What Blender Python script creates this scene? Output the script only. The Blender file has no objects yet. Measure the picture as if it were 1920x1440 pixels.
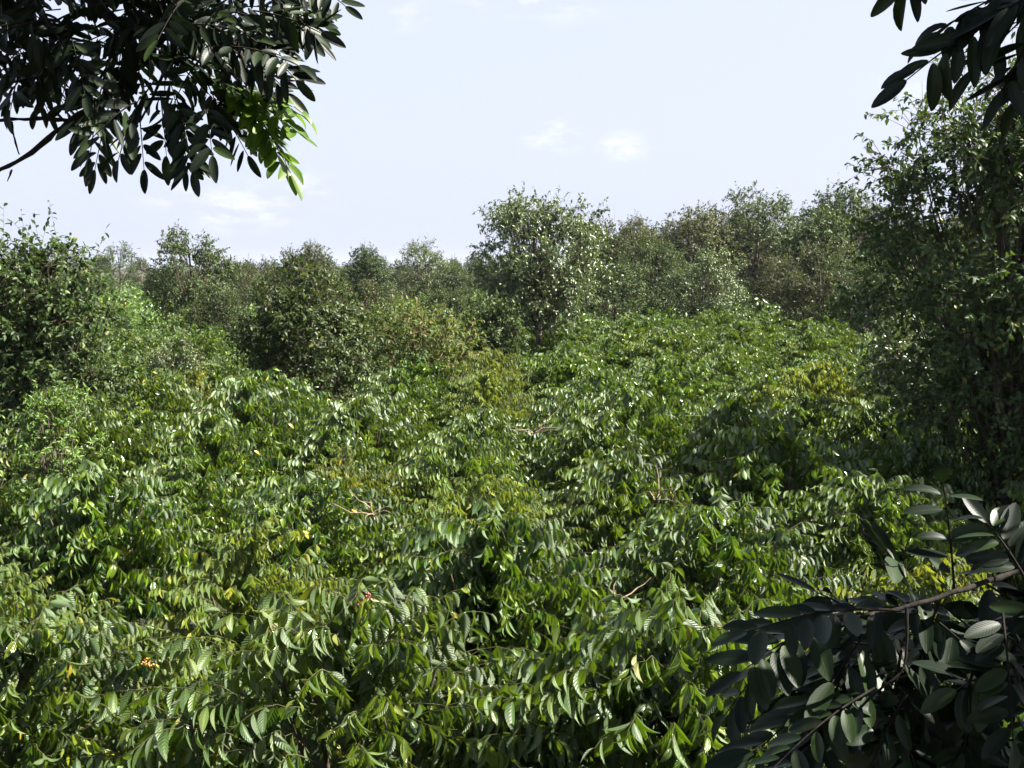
import bpy, math, random
import numpy as np
from mathutils import Vector

scene = bpy.context.scene
C = scene.collection
PI = math.pi

# ------------------------------------------------------------------ camera
CAM_H = 4.7
FPX = 1867.0                      # focal length in pixels of the 1920 px wide photograph
HORIZON = 497.0
PITCH = math.atan((720 - HORIZON) / FPX)
cam_d = bpy.data.cameras.new('camera')
cam_d.sensor_width = 36.0
cam_d.lens = 36.0 * FPX / 1920.0
cam_d.clip_start = 0.05
cam_d.clip_end = 3000
cam = bpy.data.objects.new('camera', cam_d)
C.objects.link(cam)
cam.location = (0, 0, CAM_H)
cam.rotation_euler = (PI / 2 - PITCH, 0, 0)
scene.camera = cam

# ------------------------------------------------------------------ light
SUN_AZ, SUN_EL = math.radians(90), math.radians(48)
S = Vector((math.sin(SUN_AZ) * math.cos(SUN_EL), math.cos(SUN_AZ) * math.cos(SUN_EL), math.sin(SUN_EL)))
sun_d = bpy.data.lights.new('sun', 'SUN')
sun_d.energy = 5.0
sun_d.angle = math.radians(0.5)
sun_d.color = (1.0, 0.95, 0.86)
sun = bpy.data.objects.new('sun', sun_d)
C.objects.link(sun)
sun.rotation_euler = S.to_track_quat('Z', 'Y').to_euler()
sun.location = S * 200

world = bpy.data.worlds.new('World')
scene.world = world
world.use_nodes = True
wn, wl = world.node_tree.nodes, world.node_tree.links
wn.clear()
sky = wn.new('ShaderNodeTexSky')
sky.sky_type = 'NISHITA'
sky.sun_disc = False
sky.sun_elevation = SUN_EL
sky.sun_rotation = SUN_AZ
sky.altitude = 0
sky.air_density = 1.0
sky.dust_density = 4.5
sky.ozone_density = 1.0
# thin wisps of cloud
tc = wn.new('ShaderNodeTexCoord')
sep = wn.new('ShaderNodeSeparateXYZ'); wl.new(tc.outputs['Generated'], sep.inputs[0])
mp = wn.new('ShaderNodeMapping'); mp.inputs['Scale'].default_value = (22, 22, 60)
mp.inputs['Location'].default_value = (3.1, 0.4, 1.7)
wl.new(tc.outputs['Generated'], mp.inputs[0])
nz = wn.new('ShaderNodeTexNoise'); nz.inputs['Scale'].default_value = 1.0
nz.inputs['Detail'].default_value = 5; nz.inputs['Roughness'].default_value = 0.6
wl.new(mp.outputs[0], nz.inputs['Vector'])
cr = wn.new('ShaderNodeMapRange'); cr.inputs[1].default_value = 0.46; cr.inputs[2].default_value = 0.70
cr.inputs[3].default_value = 0.0; cr.inputs[4].default_value = 0.75
wl.new(nz.outputs['Fac'], cr.inputs[0])
hz = wn.new('ShaderNodeMix'); hz.data_type = 'RGBA'
hm = wn.new('ShaderNodeMapRange'); hm.interpolation_type = 'SMOOTHSTEP'      # humid air lies low: the zenith stays a deeper blue
hm.inputs[1].default_value = 0.28; hm.inputs[2].default_value = 0.75; hm.inputs[3].default_value = 0.88; hm.inputs[4].default_value = 0.0
wl.new(sep.outputs[2], hm.inputs[0]); wl.new(hm.outputs[0], hz.inputs[0])
hz.inputs[7].default_value = (3.72, 4.02, 4.95, 1)       # milky humid air over the clear sky
wl.new(sky.outputs[0], hz.inputs[6])
cm = wn.new('ShaderNodeMix'); cm.data_type = 'RGBA'
cm.inputs[7].default_value = (6.2, 6.1, 6.2, 1)
cloud = None
for az_, el_, w_, h_, a_ in ((2.4, 7.2, 1.9, 1.1, .8), (6.2, 6.4, 1.6, 1.0, .9), (-15.5, 3.2, 5.0, 1.6, .7), (1.6, 14.6, 4.5, 1.6, .8), (-11.5, 4.3, 1.8, 1.0, .5), (-6.0, 13.5, 2.0, 1.0, .4), (24, 9, 5, 2, .4)):
    a_r, e_r = math.radians(az_), math.radians(el_)
    vm = wn.new('ShaderNodeVectorMath'); vm.operation = 'SUBTRACT'
    wl.new(tc.outputs['Generated'], vm.inputs[0]); vm.inputs[1].default_value = (math.sin(a_r) * math.cos(e_r), math.cos(a_r) * math.cos(e_r), math.sin(e_r))
    vs_ = wn.new('ShaderNodeVectorMath'); vs_.operation = 'MULTIPLY'; wl.new(vm.outputs[0], vs_.inputs[0])
    vs_.inputs[1].default_value = (57.3 / w_, 57.3 / w_, 57.3 / h_)
    ln_ = wn.new('ShaderNodeVectorMath'); ln_.operation = 'LENGTH'; wl.new(vs_.outputs[0], ln_.inputs[0])
    mr = wn.new('ShaderNodeMapRange'); mr.interpolation_type = 'SMOOTHSTEP'
    mr.inputs[1].default_value = 0.0; mr.inputs[2].default_value = 1.3; mr.inputs[3].default_value = a_; mr.inputs[4].default_value = 0.0
    wl.new(ln_.outputs['Value'], mr.inputs[0])
    if cloud is None: cloud = mr.outputs[0]
    else:
        ad = wn.new('ShaderNodeMath'); ad.operation = 'MAXIMUM'; wl.new(cloud, ad.inputs[0]); wl.new(mr.outputs[0], ad.inputs[1]); cloud = ad.outputs[0]
mu = wn.new('ShaderNodeMath'); mu.operation = 'MULTIPLY'; wl.new(cr.outputs[0], mu.inputs[0]); wl.new(cloud, mu.inputs[1])
wl.new(mu.outputs[0], cm.inputs[0]); wl.new(hz.outputs[2], cm.inputs[6])
bg = wn.new('ShaderNodeBackground'); bg.inputs[1].default_value = 0.05
wl.new(cm.outputs[2], bg.inputs[0])
wo = wn.new('ShaderNodeOutputWorld'); wl.new(bg.outputs[0], wo.inputs[0])

scene.view_settings.view_transform = 'Standard'
scene.view_settings.look = 'None'
scene.view_settings.gamma = 1
scene.view_settings.exposure = 2.2
scene.render.engine = 'CYCLES'
scene.cycles.max_bounces = 6
scene.cycles.diffuse_bounces = 1
scene.cycles.glossy_bounces = 2
scene.cycles.transmission_bounces = 3
scene.cycles.transparent_max_bounces = 4
scene.cycles.volume_bounces = 0
scene.cycles.caustics_reflective = False
scene.cycles.caustics_refractive = False

# ------------------------------------------------------------------ helpers
SP, CP = math.sin(PITCH), math.cos(PITCH)


def ray(px, py):
    u, v = (px - 960) / FPX, -(py - 720) / FPX
    return np.array([u, CP + v * SP, -SP + v * CP])


def at(px, py, d):
    """point seen at that pixel of the photograph, d metres in front of the camera (along y)"""
    r = ray(px, py)
    return np.array([0, 0, CAM_H]) + r * (d / r[1])


def on(px, py, z):
    r = ray(px, py)
    return np.array([0, 0, CAM_H]) + r * ((z - CAM_H) / r[2])


def norm(a):
    return a / (np.linalg.norm(a, axis=-1, keepdims=True) + 1e-9)


def tpos(px, d):
    return (px - 960) / FPX * d


def tag(o, label=None, cat=None, group=None, kind=None):
    if label: o['label'] = label
    if cat: o['category'] = cat
    if group: o['group'] = group
    if kind: o['kind'] = kind
    return o


class MB:
    """collects quads with a uv, a random value and a material index"""

    def __init__(self):
        self.v, self.f, self.uv, self.r, self.n = [], [], [], [], 0

    def add(self, v, f, uv, r):
        self.v.append(v); self.f.append(f + self.n); self.uv.append(uv); self.r.append(r)
        self.n += len(v)

    def tubes(self, P, R, sides=4, r=0.5):
        """P (N,K,3) polylines, R (N,K) radii"""
        P = np.asarray(P, float); R = np.asarray(R, float)
        N, K, _ = P.shape
        T = norm(np.gradient(P, axis=1))
        ref = np.tile(np.array([0.31, 0.17, 0.93]), (N, K, 1))
        U = norm(np.cross(T, ref)); V = np.cross(T, U)
        a = np.arange(sides) * 2 * PI / sides
        ring = P[:, :, None, :] + R[:, :, None, None] * (np.cos(a)[None, None, :, None] * U[:, :, None, :] + np.sin(a)[None, None, :, None] * V[:, :, None, :])
        v = ring.reshape(-1, 3)
        k = np.arange(K - 1)[:, None]; s = np.arange(sides)[None, :]
        q = np.stack([k * sides + s, k * sides + (s + 1) % sides, (k + 1) * sides + (s + 1) % sides, (k + 1) * sides + s], -1).reshape(-1, 4)
        f = (q[None] + (np.arange(N) * K * sides)[:, None, None]).reshape(-1, 4)
        uv = np.zeros((len(v), 2)); uv[:, 0] = np.tile(np.tile(a / (2 * PI), K), N); uv[:, 1] = np.tile(np.repeat(np.linspace(0, 1, K), sides), N)
        self.add(v, f, uv, np.full(len(v), r))

    def leaves(self, O, D, Nn, L, W, tmpl, rnd):
        tv, tf, tuv = tmpl
        D = norm(D); X = norm(np.cross(D, Nn)); Z = np.cross(X, D)
        L = np.asarray(L)[:, None, None]; W = np.asarray(W)[:, None, None]
        v = O[:, None, :] + X[:, None, :] * (tv[None, :, 0:1] * W) + D[:, None, :] * (tv[None, :, 1:2] * L) + Z[:, None, :] * (tv[None, :, 2:3] * L)
        N, m = len(O), len(tv)
        f = (tf[None] + (np.arange(N) * m)[:, None, None]).reshape(-1, 4)
        self.add(v.reshape(-1, 3), f, np.tile(tuv, (N, 1)), np.repeat(rnd, m))

    def mesh(self, name, mat):
        me = bpy.data.meshes.new(name)
        v = np.concatenate(self.v).astype(np.float32); f = np.concatenate(self.f).astype(np.int32)
        uv = np.concatenate(self.uv).astype(np.float32); r = np.concatenate(self.r).astype(np.float32)
        me.vertices.add(len(v)); me.vertices.foreach_set('co', v.ravel())
        me.loops.add(f.size); me.loops.foreach_set('vertex_index', f.ravel())
        me.polygons.add(len(f)); me.polygons.foreach_set('loop_start', np.arange(0, f.size, 4, dtype=np.int32))
        me.update(calc_edges=True)
        me.polygons.foreach_set('use_smooth', np.ones(len(f), bool))
        ul = me.uv_layers.new(name='UVMap'); ul.data.foreach_set('uv', uv[f.ravel()].ravel())
        at_ = me.attributes.new('rnd', 'FLOAT', 'POINT'); at_.data.foreach_set('value', r)
        me.materials.append(mat)
        return me


def leaf_template(nx, ny, arch=0.18, fold=0.25, wave=0.0, shape='coffee', nwave=5):
    us = np.linspace(-1, 1, nx + 1); vs = np.linspace(0, 1, ny + 1)
    if shape == 'oval' and ny > 4: vs = (1 - np.cos(vs * PI)) / 2
    V, U = np.meshgrid(vs, us, indexing='ij')
    if shape == 'coffee':        # elliptic with a drawn-out tip
        w = np.sin(PI * np.clip(V, 0, 1) ** 0.78) ** 1.05 + 0.02
    elif shape == 'oval':        # rounded leaflet
        w = np.sin(PI * V ** 0.92) ** 0.6 + 0.012
    else:                        # lance
        w = np.sin(PI * V ** 0.7) + 0.02
    w = w / w.max()
    x = U * 0.5 * w
    z = -arch * V ** 2 * 1.0 + fold * 0.5 * np.abs(U) * w * 0.35
    if wave:
        z = z + wave * np.sin(V * 2 * PI * nwave) * np.abs(U) ** 1.5 * w
    y = V - 0.35 * arch * V ** 3
    v = np.stack([x, y, z], -1).reshape(-1, 3)
    uv = np.stack([(U + 1) / 2, V], -1).reshape(-1, 2)
    i = np.arange(ny)[:, None]; j = np.arange(nx)[None, :]
    n = nx + 1
    f = np.stack([i * n + j, i * n + j + 1, (i + 1) * n + j + 1, (i + 1) * n + j], -1).reshape(-1, 4)
    return v, f, uv


T_COFFEE = [leaf_template(4, 10, a, f, w) for a, f, w in ((0.25, 0.5, 0.030), (0.42, 0.6, 0.024), (0.12, 0.4, 0.034))]
T_COFFEE_MID = [leaf_template(2, 4, a, 0.5) for a in (0.2, 0.38, 0.1)]
T_COFFEE_FAR = [leaf_template(2, 2, a, 0.5) for a in (0.25,)]
T_OVAL = [leaf_template(4, 8, a, f, shape='oval') for a, f in ((0.10, 0.25), (0.25, 0.4), (-0.05, 0.3))]
T_OVAL_FAR = [leaf_template(2, 3, 0.12, 0.5, shape='oval')]
T_LANCE = [leaf_template(2, 4, a, 0.5, shape='lance') for a in (0.3, 0.1)]


# ------------------------------------------------------------------ materials
def mth(nt, op, a, b=None, c=None):
    n = nt.nodes.new('ShaderNodeMath'); n.operation = op
    for i, x in enumerate((a, b, c)):
        if x is None: continue
        if isinstance(x, (int, float)): n.inputs[i].default_value = x
        else: nt.links.new(x, n.inputs[i])
    return n.outputs[0]


def leaf_mat(name, stops, rough=0.33, trans=(0.18, 0.30, 0.02), tfac=0.35, ribs=0.0, spec=0.5, nribs=9, obj_var=0.25, hue_var=0.02, backcol=None, blotch=0.5):
    m = bpy.data.materials.new(name); m.use_nodes = True
    nt = m.node_tree; N, L = nt.nodes, nt.links
    N.clear()
    out = N.new('ShaderNodeOutputMaterial')
    pr = N.new('ShaderNodeBsdfPrincipled')
    at_ = N.new('ShaderNodeAttribute'); at_.attribute_name = 'rnd'
    ramp = N.new('ShaderNodeValToRGB')
    el = ramp.color_ramp.elements
    while len(el) < len(stops): el.new(0.5)
    for e, (p, c) in zip(el, stops): e.position = p; e.color = (*c, 1)
    L.new(at_.outputs['Fac'], ramp.inputs[0])
    oi = N.new('ShaderNodeObjectInfo')
    # patches of ageing inside the leaf
    geo = N.new('ShaderNodeNewGeometry')
    nz = N.new('ShaderNodeTexNoise'); nz.inputs['Scale'].default_value = 24; nz.inputs['Detail'].default_value = 2
    tcn = N.new('ShaderNodeTexCoord'); L.new(tcn.outputs['Object'], nz.inputs['Vector'])
    hsv = N.new('ShaderNodeHueSaturation')
    hv = mth(nt, 'MULTIPLY_ADD', oi.outputs['Random'], 2 * hue_var, 0.5 - hue_var)
    L.new(hv, hsv.inputs['Hue'])
    vv = mth(nt, 'MULTIPLY_ADD', mth(nt, 'FRACT', mth(nt, 'MULTIPLY', oi.outputs['Random'], 7.31)), 2 * obj_var, 1 - obj_var)
    vv = mth(nt, 'MULTIPLY', vv, mth(nt, 'MULTIPLY_ADD', nz.outputs['Fac'], blotch, 1 - blotch / 2))
    L.new(vv, hsv.inputs['Value'])
    L.new(ramp.outputs[0], hsv.inputs['Color'])
    nb = N.new('ShaderNodeTexNoise'); nb.inputs['Scale'].default_value = 55; nb.inputs['Detail'].default_value = 3
    L.new(tcn.outputs['Object'], nb.inputs['Vector'])
    spot = N.new('ShaderNodeMapRange'); spot.inputs[1].default_value = 0.64; spot.inputs[2].default_value = 0.70; spot.inputs[4].default_value = 0.65
    L.new(nb.outputs['Fac'], spot.inputs[0])
    bm = N.new('ShaderNodeMix'); bm.data_type = 'RGBA'; L.new(spot.outputs[0], bm.inputs[0]); L.new(hsv.outputs[0], bm.inputs[6])
    bm.inputs[7].default_value = (0.10, 0.075, 0.02, 1) if name != 'leaflet' else (0.02, 0.018, 0.008, 1)
    col = bm.outputs[2]
    uv = N.new('ShaderNodeUVMap'); uv.uv_map = 'UVMap'
    sx = N.new('ShaderNodeSeparateXYZ'); L.new(uv.outputs[0], sx.inputs[0])
    au = mth(nt, 'ABSOLUTE', mth(nt, 'SUBTRACT', sx.outputs[0], 0.5))
    mid = mth(nt, 'LESS_THAN', au, 0.035)
    # pale midrib
    mx = N.new('ShaderNodeMix'); mx.data_type = 'RGBA'
    L.new(mth(nt, 'MULTIPLY', mid, 0.45), mx.inputs[0]); L.new(col, mx.inputs[6]); mx.inputs[7].default_value = (*(0.16, 0.22, 0.06), 1) if name not in ('leaflet',) else (0.02, 0.03, 0.01, 1)
    col = mx.outputs[2]
    # paler matt underside
    bk = N.new('ShaderNodeMix'); bk.data_type = 'RGBA'
    L.new(mth(nt, 'MULTIPLY', geo.outputs['Backfacing'], 0.6), bk.inputs[0]); L.new(col, bk.inputs[6])
    bc = backcol or (0.045, 0.085, 0.02)
    bk.inputs[7].default_value = (*bc, 1)
    L.new(bk.outputs[2], pr.inputs['Base Color'])
    ro = mth(nt, 'MULTIPLY_ADD', geo.outputs['Backfacing'], 0.3, rough)
    ro = mth(nt, 'ADD', ro, mth(nt, 'MULTIPLY', nz.outputs['Fac'], 0.09))
    L.new(ro, pr.inputs['Roughness'])
    pr.inputs['Specular IOR Level'].default_value = spec
    if ribs:
        ph = mth(nt, 'MULTIPLY', mth(nt, 'SUBTRACT', sx.outputs[1], mth(nt, 'MULTIPLY', au, 0.42)), 2 * PI * nribs)
        sn = mth(nt, 'SINE', ph)
        amp = mth(nt, 'MINIMUM', mth(nt, 'MULTIPLY', au, 6), 1.0)
        h = mth(nt, 'MULTIPLY', sn, amp)
        h = mth(nt, 'SUBTRACT', h, mth(nt, 'MULTIPLY', mid, 1.6))
        bp = N.new('ShaderNodeBump'); bp.inputs['Distance'].default_value = ribs; bp.inputs['Strength'].default_value = 1.0
        L.new(h, bp.inputs['Height']); L.new(bp.outputs[0], pr.inputs['Normal'])
    tr = N.new('ShaderNodeBsdfTranslucent')
    tmix = N.new('ShaderNodeMix'); tmix.data_type = 'RGBA'; tmix.blend_type = 'MULTIPLY'; tmix.inputs[0].default_value = 0.0
    # light that comes through: the leaf's own colour shifted to yellow
    sc_ = N.new('ShaderNodeMix'); sc_.data_type = 'RGBA'; sc_.inputs[0].default_value = 0.6
    L.new(col, sc_.inputs[6]); sc_.inputs[7].default_value = (*trans, 1)
    L.new(sc_.outputs[2], tr.inputs[0])
    ms = N.new('ShaderNodeMixShader'); ms.inputs[0].default_value = tfac
    L.new(pr.outputs[0], ms.inputs[1]); L.new(tr.outputs[0], ms.inputs[2])
    L.new(ms.outputs[0], out.inputs[0])
    return m


def bark_mat(name, c1, c2, scale=9):
    m = bpy.data.materials.new(name); m.use_nodes = True
    nt = m.node_tree; N, L = nt.nodes, nt.links
    pr = N['Principled BSDF']
    tcn = N.new('ShaderNodeTexCoord')
    nz = N.new('ShaderNodeTexNoise'); nz.inputs['Scale'].default_value = scale; nz.inputs['Detail'].default_value = 5
    mpn = N.new('ShaderNodeMapping'); mpn.inputs['Scale'].default_value = (1, 1, 0.3)
    L.new(tcn.outputs['Object'], mpn.inputs[0]); L.new(mpn.outputs[0], nz.inputs['Vector'])
    r = N.new('ShaderNodeValToRGB'); r.color_ramp.elements[0].position = 0.35; r.color_ramp.elements[1].position = 0.68
    r.color_ramp.elements[0].color = (*c1, 1); r.color_ramp.elements[1].color = (*c2, 1)
    L.new(nz.outputs['Fac'], r.inputs[0]); L.new(r.outputs[0], pr.inputs['Base Color'])
    pr.inputs['Roughness'].default_value = 0.85; pr.inputs['Specular IOR Level'].default_value = 0.15
    bp = N.new('ShaderNodeBump'); bp.inputs['Distance'].default_value = 0.01; bp.inputs['Strength'].default_value = 0.7
    L.new(nz.outputs['Fac'], bp.inputs['Height']); L.new(bp.outputs[0], pr.inputs['Normal'])
    return m


def plain_mat(name, col, rough=0.4):
    m = bpy.data.materials.new(name); m.use_nodes = True
    nt = m.node_tree; N, L = nt.nodes, nt.links
    pr = N['Principled BSDF']
    a = N.new('ShaderNodeAttribute'); a.attribute_name = 'rnd'
    h = N.new('ShaderNodeHueSaturation'); h.inputs['Color'].default_value = (*col, 1)
    L.new(mth(nt, 'MULTIPLY_ADD', a.outputs['Fac'], 0.8, 0.6), h.inputs['Value'])
    L.new(mth(nt, 'MULTIPLY_ADD', a.outputs['Fac'], 0.06, 0.47), h.inputs['Hue'])
    L.new(h.outputs[0], pr.inputs['Base Color'])
    pr.inputs['Roughness'].default_value = rough
    return m


M = {}
M['coffee'] = leaf_mat('coffee_leaf', [(0, (0.006, 0.018, 0.005)), (0.4, (0.031, 0.077, 0.007)), (0.8, (0.15, 0.215, 0.014)), (0.96, (0.16, 0.21, 0.02)), (1, (0.32, 0.27, 0.03))],
                       rough=0.17, trans=(0.18, 0.30, 0.006), tfac=0.24, ribs=0.0013, spec=0.75)
M['coffee_far'] = leaf_mat('coffee_leaf_distant', [(0, (0.007, 0.020, 0.005)), (0.4, (0.034, 0.079, 0.008)), (0.8, (0.14, 0.205, 0.016)), (0.97, (0.16, 0.20, 0.03)), (1, (0.30, 0.24, 0.05))],
                           rough=0.20, trans=(0.19, 0.30, 0.008), tfac=0.24, spec=0.75)
M['coffee_scrub'] = leaf_mat('scrub_leaf', [(0, (0.007, 0.020, 0.005)), (0.4, (0.028, 0.070, 0.008)), (0.8, (0.12, 0.185, 0.016)), (1, (0.25, 0.22, 0.05))],
                             rough=0.36, trans=(0.19, 0.30, 0.008), tfac=0.24, spec=0.5)
M['coffee_yellow'] = leaf_mat('yellowing_coffee_leaf', [(0, (0.04, 0.085, 0.012)), (0.4, (0.10, 0.15, 0.016)), (0.8, (0.20, 0.23, 0.022)), (1, (0.38, 0.33, 0.03))],
                              rough=0.32, trans=(0.30, 0.34, 0.015), tfac=0.34, ribs=0.001, spec=0.6)
M['tree'] = leaf_mat('tree_leaf', [(0, (0.011, 0.027, 0.009)), (0.5, (0.028, 0.058, 0.015)), (0.9, (0.075, 0.110, 0.024)), (1, (0.15, 0.14, 0.04))],
                     rough=0.42, trans=(0.11, 0.17, 0.015), tfac=0.24, spec=0.25, hue_var=0.02, obj_var=0.35, backcol=(0.045, 0.07, 0.025))
M['olive'] = leaf_mat('olive_leaf', [(0, (0.014, 0.024, 0.009)), (0.5, (0.038, 0.052, 0.015)), (0.85, (0.080, 0.080, 0.028)), (1, (0.17, 0.12, 0.06))],
                      rough=0.45, trans=(0.13, 0.16, 0.02), tfac=0.24, spec=0.255, hue_var=0.02, obj_var=0.3, backcol=(0.055, 0.065, 0.028))
M['silver'] = leaf_mat('silvery_leaf', [(0, (0.035, 0.058, 0.026)), (0.5, (0.07, 0.10, 0.035)), (0.9, (0.13, 0.16, 0.06)), (1, (0.20, 0.20, 0.09))],
                       rough=0.33, trans=(0.15, 0.21, 0.02), tfac=0.24, spec=0.5, backcol=(0.08, 0.10, 0.05))
M['bright'] = leaf_mat('bright_leaf', [(0, (0.04, 0.085, 0.016)), (0.5, (0.075, 0.13, 0.02)), (1, (0.16, 0.20, 0.035))],
                       rough=0.45, trans=(0.18, 0.27, 0.02), tfac=0.33, spec=0.4)
M['autumn'] = leaf_mat('yellow_brown_leaf', [(0, (0.03, 0.075, 0.014)), (0.45, (0.07, 0.12, 0.02)), (0.72, (0.13, 0.14, 0.025)), (1, (0.30, 0.19, 0.06))],
                       rough=0.5, trans=(0.2, 0.24, 0.02), tfac=0.28, spec=0.3)
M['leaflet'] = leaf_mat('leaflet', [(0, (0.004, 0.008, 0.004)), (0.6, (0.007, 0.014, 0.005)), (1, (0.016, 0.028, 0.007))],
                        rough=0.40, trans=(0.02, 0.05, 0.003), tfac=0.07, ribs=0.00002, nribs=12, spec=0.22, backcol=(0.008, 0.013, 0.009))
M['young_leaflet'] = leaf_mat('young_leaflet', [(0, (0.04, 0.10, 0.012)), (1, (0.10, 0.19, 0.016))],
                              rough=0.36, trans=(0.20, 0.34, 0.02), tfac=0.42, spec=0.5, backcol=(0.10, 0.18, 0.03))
M['bark'] = bark_mat('grey_brown_bark', (0.035, 0.026, 0.018), (0.13, 0.105, 0.08))
M['dark_bark'] = bark_mat('dark_twig_bark', (0.008, 0.006, 0.005), (0.022, 0.017, 0.013), 40)
M['pale_bark'] = bark_mat('pale_bark', (0.11, 0.09, 0.07), (0.30, 0.26, 0.21))
M['twig'] = bark_mat('twig_bark', (0.03, 0.035, 0.012), (0.075, 0.07, 0.03), 30)
M['dry'] = bark_mat('dry_twig', (0.16, 0.11, 0.07), (0.33, 0.25, 0.17), 20)
M['red'] = plain_mat('red_cherry', (0.15, 0.028, 0.02), 0.35)
M['yellow'] = plain_mat('yellow_cherry', (0.36, 0.20, 0.04), 0.35)


def obj(name, me, parent=None, loc=None):
    o = bpy.data.objects.new(name, me); C.objects.link(o)
    if parent: o.parent = parent
    if loc is not None: o.location = loc
    return o


def empty(name, loc=(0, 0, 0), rz=0, s=1):
    o = bpy.data.objects.new(name, None); C.objects.link(o)
    o.location = loc; o.rotation_euler = (0, 0, rz); o.scale = (s, s, s)
    o.empty_display_size = 0.3
    return o


def dup(root):
    c = root.copy(); C.objects.link(c)
    for ch in root.children:
        k = ch.copy(); C.objects.link(k); k.parent = c
        for g in ch.children:
            q = g.copy(); C.objects.link(q); q.parent = k
    return c


# ------------------------------------------------------------------ ground
def gz(x, y):
    x = np.asarray(x, float); y = np.asarray(y, float)
    far = np.clip((y - 20) / 60, 0, 1)
    return 0.10 * np.sin(x * 0.21 + 1.3) * np.cos(y * 0.17) + far * 0.012 * np.clip(x + 6, -30, 60) + 0.25 * far * np.sin(x * 0.05 + y * 0.03)


def ground():
    xs = np.concatenate([np.linspace(-900, -80, 12, endpoint=False), np.linspace(-80, 80, 81), np.linspace(80, 900, 13)[1:]])
    ys = np.concatenate([np.linspace(-60, 0, 8, endpoint=False), np.linspace(0, 120, 61), np.linspace(120, 1500, 16)[1:]])
    Y, X = np.meshgrid(ys, xs, indexing='ij')
    v = np.stack([X, Y, gz(X, Y)], -1).reshape(-1, 3)
    n = len(xs)
    i = np.arange(len(ys) - 1)[:, None]; j = np.arange(n - 1)[None, :]
    f = np.stack([i * n + j, i * n + j + 1, (i + 1) * n + j + 1, (i + 1) * n + j], -1).reshape(-1, 4)
    b = MB(); b.add(v, f, v[:, :2], np.full(len(v), 0.5))
    m = bpy.data.materials.new('leaf_litter_soil'); m.use_nodes = True
    nt = m.node_tree; N, L = nt.nodes, nt.links; pr = N['Principled BSDF']
    t = N.new('ShaderNodeTexCoord'); nz = N.new('ShaderNodeTexNoise'); nz.inputs['Scale'].default_value = 3; nz.inputs['Detail'].default_value = 8
    L.new(t.outputs['Object'], nz.inputs['Vector'])
    r = N.new('ShaderNodeValToRGB'); r.color_ramp.elements[0].color = (0.018, 0.012, 0.008, 1); r.color_ramp.elements[1].color = (0.06, 0.04, 0.022, 1)
    e = r.color_ramp.elements.new(0.55); e.color = (0.02, 0.024, 0.009, 1)
    L.new(nz.outputs['Fac'], r.inputs[0]); L.new(r.outputs[0], pr.inputs['Base Color']); pr.inputs['Roughness'].default_value = 0.95
    o = obj('ground', b.mesh('ground', m)); tag(o, 'brown leaf litter soil of the plantation', None, None, 'structure')


ground()


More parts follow.
